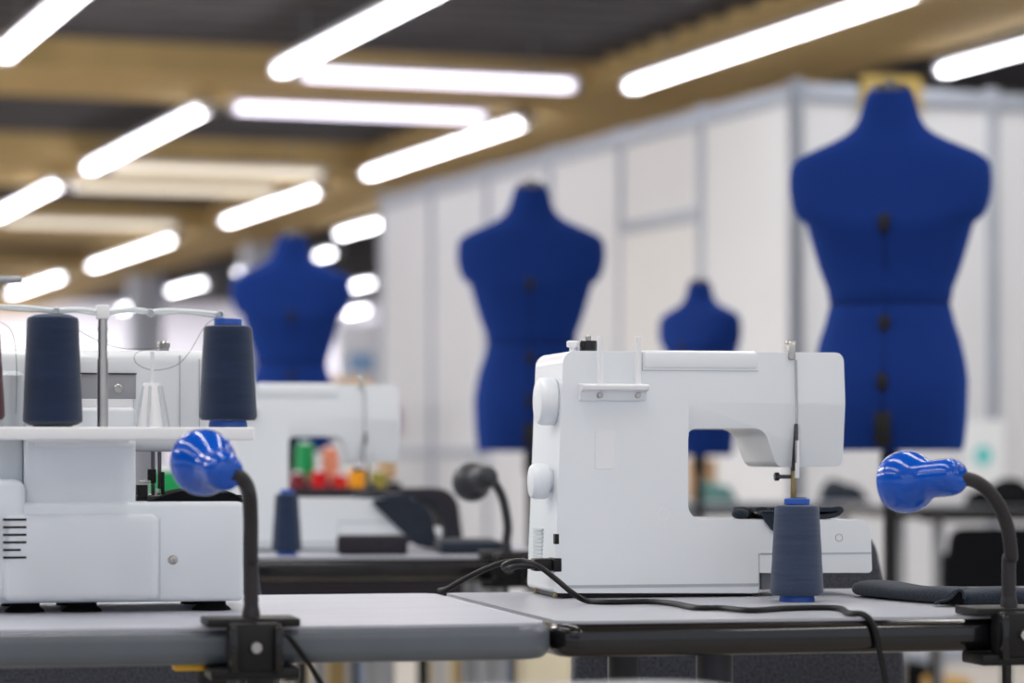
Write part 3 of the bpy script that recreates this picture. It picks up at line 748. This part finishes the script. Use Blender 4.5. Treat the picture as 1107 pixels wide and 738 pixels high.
# fold opening, its shade painted as a solid black patch, with a curled lip
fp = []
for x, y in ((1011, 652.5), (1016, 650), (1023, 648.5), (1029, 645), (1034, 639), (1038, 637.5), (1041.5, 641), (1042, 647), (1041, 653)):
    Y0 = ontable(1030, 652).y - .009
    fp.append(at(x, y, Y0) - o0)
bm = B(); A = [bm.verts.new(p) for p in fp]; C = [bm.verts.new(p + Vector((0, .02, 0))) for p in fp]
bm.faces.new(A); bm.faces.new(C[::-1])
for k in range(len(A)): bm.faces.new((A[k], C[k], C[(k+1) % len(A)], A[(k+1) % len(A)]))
f1 = obj('fold_shade_patch', bm, M['void'], rc); f1['label'] = 'black patch painted as the shade in the fold opening'
bm = add_tube(B(), spline(fp[:8], 5), .0016, 8); obj('fold_lip', bm, M['denim'], rc)

# ------------------------------------------------------------------ second row things
def t2(px, py_, Y): p = at(px, 490, Y); return Vector((p.x, p.y, TZ))
prop_box('dark_tray', 'flat dark grey case lying in front of the second row machine', 'case', 366, 581, 441, 601, 4.82, .12, M['feltdark'], TB, .006).location.z = TZ
o = prop_box('folded_cloth', 'folded blue grey cloth lying on the second row table beside the grey lamp', 'cloth', 476, 586, 545, 600, 4.85, .22, M['denim'], TB, .006); o.location.z = TZ
o = prop_box('paper_pack', 'small white pack lying on the folded cloth behind the second row machine', 'pack', 456, 568, 478, 580, 5.05, .06, M['paper'], TB, .002); o.location.z = TZ + .0215
# cloth hanging off the second machine bed
s2 = Frame(sm2.location.x, sm2.location.y, TZ, SA)
bm = B()
zb2 = zb
ua, _ = s2.hit(398, 540, .02); ub, _ = s2.hit(430, 540, .02)
ue2 = MF.hit(943, 600, 0)[0]
ribbon(bm, [(ue2 - .10, zb2 + .004), (ue2 - .05, zb2 + .0045), (ue2 - .015, zb2 + .006), (ue2 + .02, zb2 + .0), (ue2 + .045, zb2 - .02), (ue2 + .058, zb2 - .05), (ue2 + .062, zb2 - .078)], .006, .006, .14)
for v in bm.verts:
    k = max(0, v.co.x - (ue2 + .0)); v.co.z += .004*math.sin(v.co.y*90)*min(1, k*40)
def h2(x, y): return s2.hit(x, y, -.006)
add_prism(bm, round_poly([h2(400, 541) + (.004,), h2(438, 536) + (.02,), h2(462, 548) + (.03,), h2(476, 594) + (.006,), h2(450, 590) + (.01,)]), -.008, -.002)
c2 = cloth_obj('cloth_piece', bm, M['denim'], 'dark blue grey cloth draped off the end of the second row machine', s2)

# chairs
def chair(label, px, Y, ztop, half_t, half_b, m, a, group='upholstered chairs', zb_=.5):
    p = at(px, 490, Y)
    t = thing('chair', label, 'chair', (p.x, p.y, 0), a, group)
    pl = round_poly([(-half_b, zb_, .03), (half_b, zb_, .03), (half_b*.985, .66, .06), ((half_t+half_b)/2, ztop - .12, .1), (half_t, ztop, .045), (-half_t, ztop, .045), (-(half_t+half_b)/2, ztop - .12, .1), (-half_b*.985, .66, .06)], 6)
    obj('backrest', add_prism(B(), pl, 0, .035), m, t, bev=.01, seg=3)
    pl = round_poly([(-.22, .03, .05), (.22, .03, .05), (.21, .46, .06), (-.21, .46, .06)], 6)
    obj('seat', add_prism(B(), pl, .375, .42, 'xy'), m, t, bev=.015, seg=3)
    for sx in (-1, 1):
        for vy, dy in ((.07, -.03), (.42, .03)):
            obj('leg', add_cyl(B(), (sx*.2, vy + dy, 0), (sx*.185, vy, .38), .012, n=14), M['black'], t)
        obj('back_bracket', add_tube(B(), spline([(sx*.12, .2, .37), (sx*.12, .06, .36), (sx*.12, .044, .42), (sx*.12, .04, .62)], 6), .01, 10), M['black'], t)
    return t
chair('charcoal upholstered chair tucked behind the right table, under the large sewing machine', 803, 3.78, .822, .185, .232, M['felt'], TA)
chair('charcoal upholstered chair tucked behind the left table, under the overlock machine', 112, 3.72, .83, .19, .236, M['felt'], TA)
chair('dark chair behind the second row table, left of the grey lamp', 393, 5.62, .852, .185, .215, M['feltdark'], TB, zb_=.57)
chair('blurred dark chair by the far right table, behind the right blue lamp neck', 1082, 8.5, .70, .15, .18, M['clothdark'], R(12))

# colourful thread cones on a stepped rack on the third table
T3 = R(6)
p3 = at(520, 490, 6.25); T3F = Frame(p3.x - 1.6*math.cos(T3), p3.y - 1.6*math.sin(T3), TZ, T3)
table('third row work table behind the colourful thread cones', T3F.o.x, T3F.o.y, T3, 1.5, .7, M['tabletop'], M['edgeblack'], (.15, 1.4), 'work tables')
rk = at(366, 490, 6.5)
t = thing('thread_rack', 'stepped dark rack holding the colourful thread cones behind the second row machine', 'rack', (rk.x, rk.y, TZ), T3)
obj('lower_step', add_box(B(), -.15, .15, 0, .09, 0, .05, .003), M['black'], t)
obj('upper_step', add_box(B(), -.15, .15, .09, .18, 0, .105, .003), M['black'], t)
RKF = Frame(rk.x, rk.y, TZ, T3)
for (px, v, z, rgb, s, lab) in ((322, .045, .05, (120, 30, 42), .75, 'dark red thread cone at the left end of the colourful rack'),
        (345, .045, .05, (200, 24, 30), .8, 'bright red thread cone, left of two reds on the rack front step'),
        (367, .045, .05, (206, 40, 28), .72, 'bright red thread cone beside the orange one on the rack'),
        (386, .045, .05, (240, 160, 30), .85, 'orange yellow thread cone on the rack front step'),
        (409, .045, .05, (150, 140, 60), .8, 'olive thread cone at the right end of the colourful rack'),
        (330, .135, .105, (36, 150, 88), .9, 'green thread cone on the top step of the rack'),
        (357, .135, .105, (232, 150, 120), .8, 'salmon pink thread cone on the top step of the rack'),
        (428, .135, .105, (205, 170, 130), .85, 'beige thread cone at the right end of the top step')):
    uu, _ = RKF.hit(px, 520, v)
    uu = max(-.135, min(.135, uu)) if px != 428 else uu
    if px in (428,): uu = .118
    w = RKF.world(uu, v, z + .0003)
    cone(lab, w, thread_mat('thread_' + str(px), rgb, .1), M['white2'], s=s, h=.1, rt=.0235, rb=.0275)

# ------------------------------------------------------------------ dress forms
DFP = [(.926,.150,.108),(.945,.154,.112),(.985,.158,.117),(1.03,.160,.120),(1.07,.161,.119),(1.11,.156,.114),(1.155,.146,.105),(1.19,.134,.096),(1.222,.1265,.090),(1.2275,.1235,.087),(1.2305,.1235,.087),(1.236,.1265,.090),
       (1.26,.130,.091),(1.30,.145,.097),(1.34,.157,.105),(1.375,.167,.112),(1.392,.171,.112),(1.400,.176,.110),(1.406,.187,.108),(1.418,.196,.104),(1.438,.204,.098),(1.465,.209,.092),(1.49,.2095,.086),(1.513,.2075,.080),(1.526,.200,.076),(1.537,.187,.073),(1.546,.168,.070),(1.557,.143,.066),(1.568,.118,.062),(1.580,.095,.058),(1.595,.075,.054),(1.615,.063,.051),(1.632,.058,.050),(1.652,.052,.048),(1.664,.048,.045),(1.671,.0445,.042)]
def df_point(z, th):
    for (z0, a0, b0), (z1, a1, b1) in zip(DFP, DFP[1:]):
        if z0 <= z <= z1:
            f = (z - z0)/(z1 - z0); a = a0 + (a1-a0)*f; b = b0 + (b1-b0)*f; break
    e = 2.45 if 1.39 < z < 1.56 else 2.1
    c, s = math.cos(th), math.sin(th)
    x = math.copysign(abs(c)**(2/e), c)*a; y = math.copysign(abs(s)**(2/e), s)*b
    if s > 0:   # front, facing away: bust and belly
        bust = math.exp(-((z - 1.375)/.055)**2); y += .045*bust*(math.exp(-((abs(x) - .085)/.05)**2)) * s
    else:       # flatter back, seat
        seat = math.exp(-((z - 1.03)/.08)**2); y -= .02*seat*abs(s)
        y *= .92 if z > 1.26 else 1
    return Vector((x, y, z))
def dress_form(label, px, Y, rot, s=1.0):
    p = at(px, 490, Y)
    t = thing('dress_form', label, 'mannequin', (p.x, p.y, 0), rot, None)
    n = 64; bm = B(); rings = [[bm.verts.new(df_point(z, 2*PI*k/n)) for k in range(n)] for z, _, _ in DFP]
    for A, C in zip(rings, rings[1:]):
        for k in range(n): bm.faces.new((A[k], A[(k+1)%n], C[(k+1)%n], C[k]))
    bm.faces.new(rings[0][::-1]); bm.faces.new(rings[-1])
    obj('torso', bm, M['dress'], t, smooth=50)
    # centre back slit and the slit round the waist
    bm = B()
    for zz0, zz1 in ((.93, 1.222), (1.236, 1.40)):
        pts = [df_point(zz0 + (zz1-zz0)*k/12, -PI/2) + Vector((0, .001, 0)) for k in range(13)]; add_tube(bm, pts, .0022, 6)
    obj('back_slit', bm, M['slit'], t)
    bm = B(); pts = [df_point(1.229, 2*PI*k/48) * 1 for k in range(49)]; add_tube(bm, pts, .0022, 6, cap=False); obj('waist_slit', bm, M['slit'], t)
    for z, h, w in ((1.39, .03, .011), (1.185, .026, .011), (1.065, .028, .011), (.975, .066, .017)):
        c = df_point(z, -PI/2)
        bm = add_box(B(), -w, w, -.006, .006, -h/1.6, h/1.6, .003)
        for v in bm.verts: v.co += Vector((0, c.y - .001, z))
        obj('size_adjuster', bm, M['black'], t)
    # side slits
    # neck cap
    bm = add_lathe(B(), [(.0425, 1.668), (.0425, 1.677), (.037, 1.684), (.02, 1.686), (.014, 1.683), (.013, 1.690), (.008, 1.694), (0, 1.694)], n=32); obj('neck_cap', bm, M['darkmetal'], t)
    if s != 1.0:
        for c in children(t):
            for v in c.data.vertices:
                v.co = Vector((v.co.x*s*1.05, v.co.y*s*1.05, .914 + (v.co.z - .926)*s))
    k = B(); add_cyl(k, (0, 0, .09), (0, 0, .95), .0135, n=20); pl_ = obj('pole', k, M['black'], t)
    k = B(); add_cyl(k, (0, 0, .86), (0, 0, .925), .02, n=20, bev=.003); obj('pole_collar', k, M['black'], pl_)
    for j in range(4):
        an = j*PI/2 + PI/4; d = Vector((math.cos(an), math.sin(an), 0))
        k = add_tube(B(), spline([d*.005 + Vector((0,0,.16)), d*.08 + Vector((0,0,.12)), d*.2 + Vector((0,0,.04)), d*.27 + Vector((0,0,.012))], 5), .0115, 10); obj('base_leg', k, M['black'], t)
    return t
dress_form('largest blue dress form at the right, before the right partition wall', 962, 5.9, R(-14))
dress_form('blue dress form in the middle, behind the left end of the large sewing machine', 574, 8.03, R(-2))
dress_form('blurred blue dress form at the left, behind the second row sewing machine', 315, 9.85, R(4))
dress_form('smallest blue dress form, turned sideways above the sewing machine lid', 756, 8.6, R(-47), .70)

# ------------------------------------------------------------------ far right table with things
FT = R(8)
pr_ = at(962, 490, 9.1)
ft = table('dark edged table in the far right background, behind the right blue lamp', pr_.x, pr_.y, FT, 1.4, .7, M['edgegrey'], M['edgeblack'], (.2, 1.25), 'work tables')
pm_ = at(735, 490, 9.9)
table('pale table in the background seen through the needle opening', pm_.x, pm_.y, FT, .7, .7, M['tabletop2'], M['edgegrey'], (.08, .62), 'work tables')
def heap(name, label, px, Y, w, d, h, m, cat='cloth'):
    p = at(px, 490, Y); bm = B()
    rnd = random.Random(px)
    bmesh.ops.create_icosphere(bm, subdivisions=4, radius=1)
    for v in bm.verts:
        f = 1 + .12*math.sin(v.co.x*5 + px) + .1*math.sin(v.co.y*7 + v.co.z*4 + px)
        v.co = Vector((v.co.x*w/2*f, v.co.y*d/2*f, max(0, v.co.z*f)*h))
    o = obj(name, bm, m, smooth=60); o.location = (p.x, p.y, TZ + .0005)
    return tag(o, label, cat)
heap('cloth_heap', 'dark cloth heap on the far right table, at the right edge', 1088, 9.5, .24, .2, .08, M['clothdark'])
heap('cloth_heap', 'small dark cloth heap on the background table, right of the needle', 908, 10.2, .17, .15, .07, M['denim'])
heap('cloth_heap', 'grey green cloth heap on the background table, inside the needle opening', 770, 10.2, .15, .15, .065, mat('grey_green_cloth', (92, 128, 126), .9, noise=120, var=.2))
o = prop_box('card_box', 'tan card box standing on the background table under the farthest dress form', 'box', 748, 500, 775, 545, 10.35, .1, M['skinwood'], FT, .004); o.location.z = TZ + .0005
o = prop_box('card_box', 'yellow box on the floor below the far right table', 'box', 1015, 640, 1052, 690, 9.6, .2, M['amber'], FT); o.location.z = 0.0005
o = prop_box('bag', 'black bag on the floor far behind the rolled cloth', 'bag', 980, 620, 1010, 660, 10.6, .2, M['clothdark'], FT, .03); o.location.z = 0.0005
# poster on the right wall
po = thing('poster', 'white poster with a teal disc on the right partition wall', 'poster', WR.world(.88, -.012, 1.0), WR.a)
u0 = WR.hit(1040, 490, -.03)[0]; u1 = WR.hit(1086, 490, -.03)[0]; po.location = WR.world((u0+u1)/2, -.0275, CZ - .15)
hw = (u1-u0)/2
obj('sheet', add_box(B(), -hw, hw, -.002, .002, 0, .3), M['paper'], po)
obj('printed_disc', add_cyl(B(), (0, -.0018, .14), (0, -.0035, .14), .045, n=32), M['teal'], po)
# yellow pine board fixed to the top of the right wall, behind the neck of the largest form
u0 = WR.hit(930, 100, -.03)[0]; u1 = WR.hit(994, 100, -.03)[0]; w0 = WR.hit(960, 122, -.03)[1]; w1 = WR.hit(960, 83, -.03)[1]
bd = thing('wall_board', 'yellow pine board on top of the right wall, behind the largest dress form neck', 'board', WR.world((u0+u1)/2, -.04, w0), WR.a)
obj('board', add_box(B(), -(u1-u0)/2, (u1-u0)/2, -.012, .012, 0, w1-w0, .003), M['pine'], bd)
# shelf unit and sign at the end of the left wall
p = at(378, 490, 16.5)
su = thing('shelf_unit', 'white shelf unit far behind the second row sewing machine head', 'shelf unit', (p.x, p.y, 0), T)
h_ = CZ + (490 - 418)/F*16.5
obj('carcass', add_box(B(), -.16, .16, 0, .3, 0, h_, .006), M['wall'], su)
for k in range(3): obj('shelf_front', add_box(B(), -.14, .14, -.012, .002, .15 + k*.38, .45 + k*.38, .004), M['paper'], su)
for k, dx in enumerate((-.09, .085)):
    o = obj('amber_box', add_box(B(), -.06, .06, 0, .1, 0, .055, .006), M['amber']); o.location = Vector((p.x, p.y, h_ + .0005)) + E2*dx + E1*.05; o.rotation_euler = (0, 0, T)
    tag(o, ('left' if k == 0 else 'right') + ' amber box of the two on top of the white shelf unit', 'box')
p = at(393, 490, 18.2)
sg = thing('notice_board', 'white standing board with a pale blue sign, left of the partition wall end', 'board', (p.x, p.y, 0), T)
obj('panel', add_box(B(), -.17, .17, -.01, .01, .1, 1.75, .003), M['wall'], sg)
obj('blue_sign', add_box(B(), -.10, .06, -.014, -.008, 1.44, 1.56), M['skyblue'], sg)
for s in (-1, 1): obj('foot', add_box(B(), s*.14 - .02, s*.14 + .02, -.15, .15, 0, .1, .004), M['steel'], sg)
u0, w0 = WL.hit(430, 455, 0); 
pk = obj('paper_note', add_box(B(), -.08, .08, 0, .004, -.09, .09), M['magenta']); pw_ = WL.world(u0, .032, w0); pk.location = pw_; pk.rotation_euler = (0, 0, WL.a)
tag(pk, 'small pink note on the far end of the left partition wall', 'note')
# grey rod end at the left edge: the guide arm of a floor thread stand standing outside the frame
p = at(-85, 490, 3.9)
sd = thing('thread_stand', 'grey metal rod end at the left edge above the thread guide rail', 'stand', (p.x, p.y, 0), 0)
zz = at(0, 302.5, 3.9).z
obj('post', add_cyl(B(), (0, 0, .02), (0, 0, zz + .02), .008, n=16), M['steel'], sd)
obj('arm', add_cyl(B(), (0, 0, zz), (at(24, 0, 3.9).x - p.x, 0, zz), .0055, n=16, bev=.001), M['steel'], sd)
obj('base', add_lathe(B(), [(.06, 0), (.06, .01), (.03, .025), (0, .026)]), M['black'], sd)

# low shelf of upright folders seen below the left table
ps = at(350, 490, 7.0)
SH = Frame(ps.x, ps.y, 0, R(4))
sh = thing('low_shelf', 'low shelf of upright folders seen under the left table', 'shelf', SH.o, SH.a)
obj('board', add_box(B(), -.05, .68, 0, .3, .12, .14, .003), M['cream'], sh)
for u in (-.04, .655): obj('side', add_box(B(), u, u + .016, 0, .3, 0, .46, .003), M['cream'], sh)
pal = [((205,195,170),'beige'),((86,110,150),'blue'),((225,222,215),'white'),((60,58,62),'black'),((176,150,100),'tan'),((150,165,190),'pale blue'),((110,95,80),'brown'),((215,208,190),'cream'),((40,44,58),'navy'),((190,190,195),'grey')]
bmats = [mat('folder_' + n.replace(' ', '_'), c, .6, noise=20, var=.05) for c, n in pal]
u = -.02; k = 0
rnd = random.Random(3)
order = []
while u < .615:
    w = rnd.uniform(.011, .024)
    if u + w > .64: break
    if not (.125 < u < .235):
        j = (k*7 + rnd.randint(0, 3)) % 10
        order.append((u, w, j)); k += 1
    u += w + .0015
ordn = ['first','second','third','fourth','fifth','sixth','seventh','eighth','ninth','tenth','eleventh','twelfth','thirteenth','fourteenth','fifteenth','sixteenth','seventeenth','eighteenth','nineteenth','twentieth','twenty-first','twenty-second','twenty-third','twenty-fourth','twenty-fifth','twenty-sixth','twenty-seventh','twenty-eighth','twenty-ninth','thirtieth']
for i, (u, w, j) in enumerate(order):
    h = rnd.uniform(.30, .32)
    o = obj('folder', add_box(B(), 0, w, 0, .22, 0, h, .0015), bmats[j]); o.location = SH.world(u, .01, .1403); o.rotation_euler = (0, 0, SH.a)
    tag(o, '%s upright folder on the low shelf, %s from the left' % (pal[j][1], ordn[i]), 'folder', 'folders on the low shelf')
o = prop_box('carton', 'cream carton below the meeting corners of the two front tables', 'box', 570, 655, 616, 760, 6.2, .2, M['cream'], R(6)); o.location.z = 0.0005
o.scale.z = 1.0
zc = at(0, 660, 6.2).z
me = o.data
for v in me.vertices:
    if v.co.z > .05: v.co.z += zc - max(w.co.z for w in me.vertices) if False else 0
# stretch carton to stand on the floor
mx = max(v.co.z for v in me.vertices)
for v in me.vertices:
    if v.co.z > mx/2: v.co.z += zc - mx
# yellow tag under the left table edge
yu0 = LT.hit(190, 716, .02)[0]; yu1 = LT.hit(226, 716, .02)[0]
o = obj('yellow_tag', add_box(B(), yu0, yu1, .03, .06, -.0445, -.0378, .001), M['yellow']); o.location = LT.o; o.rotation_euler = (0, 0, LT.a)
tag(o, 'yellow strip stuck under the front edge of the left table', 'tag')

# ------------------------------------------------------------------ light
w = bpy.data.worlds.new('hall_light'); sc.world = w; w.use_nodes = True
bg = w.node_tree.nodes['Background']; bg.inputs[0].default_value = (.80, .87, 1.0, 1); bg.inputs[1].default_value = .9
def area(name, loc, rot, sx, sy, e, c=(1, .98, .97)):
    l = bpy.data.lights.new(name, 'AREA'); l.shape = 'RECTANGLE'; l.size = sx; l.size_y = sy; l.energy = e; l.color = c
    o = bpy.data.objects.new(name, l); col.objects.link(o); o.location = loc; o.rotation_euler = rot
    return o
# lamps of the strips above the work tables (out of frame, same rows as the visible strips)
for e2 in (-3.0, -1.2, .65, 2.5, 4.4, 6.2, 8.8):
    for (a0, a1) in ((-4.5, -.8), (1.4, 5.2), (7.4, 11.4)):
        area('strip_lamp', room((a0+a1)/2, e2, 3.28), (0, 0, T + PI/2), a1 - a0, .14, 34)
for e1 in (8, 13, 18, 23, 28, 33, 38):
    for e2 in (-1.2, -4):
        area('hall_fill', croom(e1, e2, 3.28), (0, 0, TC + PI/2), 4, .3, 110)  # added fill lights outside the view, brightening the left wall and background
for x in (-18, -13, -8, -3, 2):
    area('hall_fill', (x, 48.6, 3.3), (R(20), 0, 0), 3.2, .2, 120)  # added fill lights that brighten the far wall

# ------------------------------------------------------------------ camera
cd = bpy.data.cameras.new('camera'); cam = bpy.data.objects.new('camera', cd); col.objects.link(cam)
cam.location = (0, 0, CZ); cam.rotation_euler = (PI/2, 0, 0)
cd.sensor_width = 36; cd.lens = F/1107*36; cd.shift_y = (HY - 369)/1107
cd.clip_end = 200
cd.dof.use_dof = True; cd.dof.focus_distance = 3.27; cd.dof.aperture_fstop = 3.8
sc.camera = cam
sc.view_settings.view_transform = 'Standard'
sc.view_settings.look = 'None'
sc.view_settings.exposure = .2
sc.cycles.use_denoising = True
sc.cycles.max_bounces = 6
sc.cycles.sample_clamp_indirect = 4
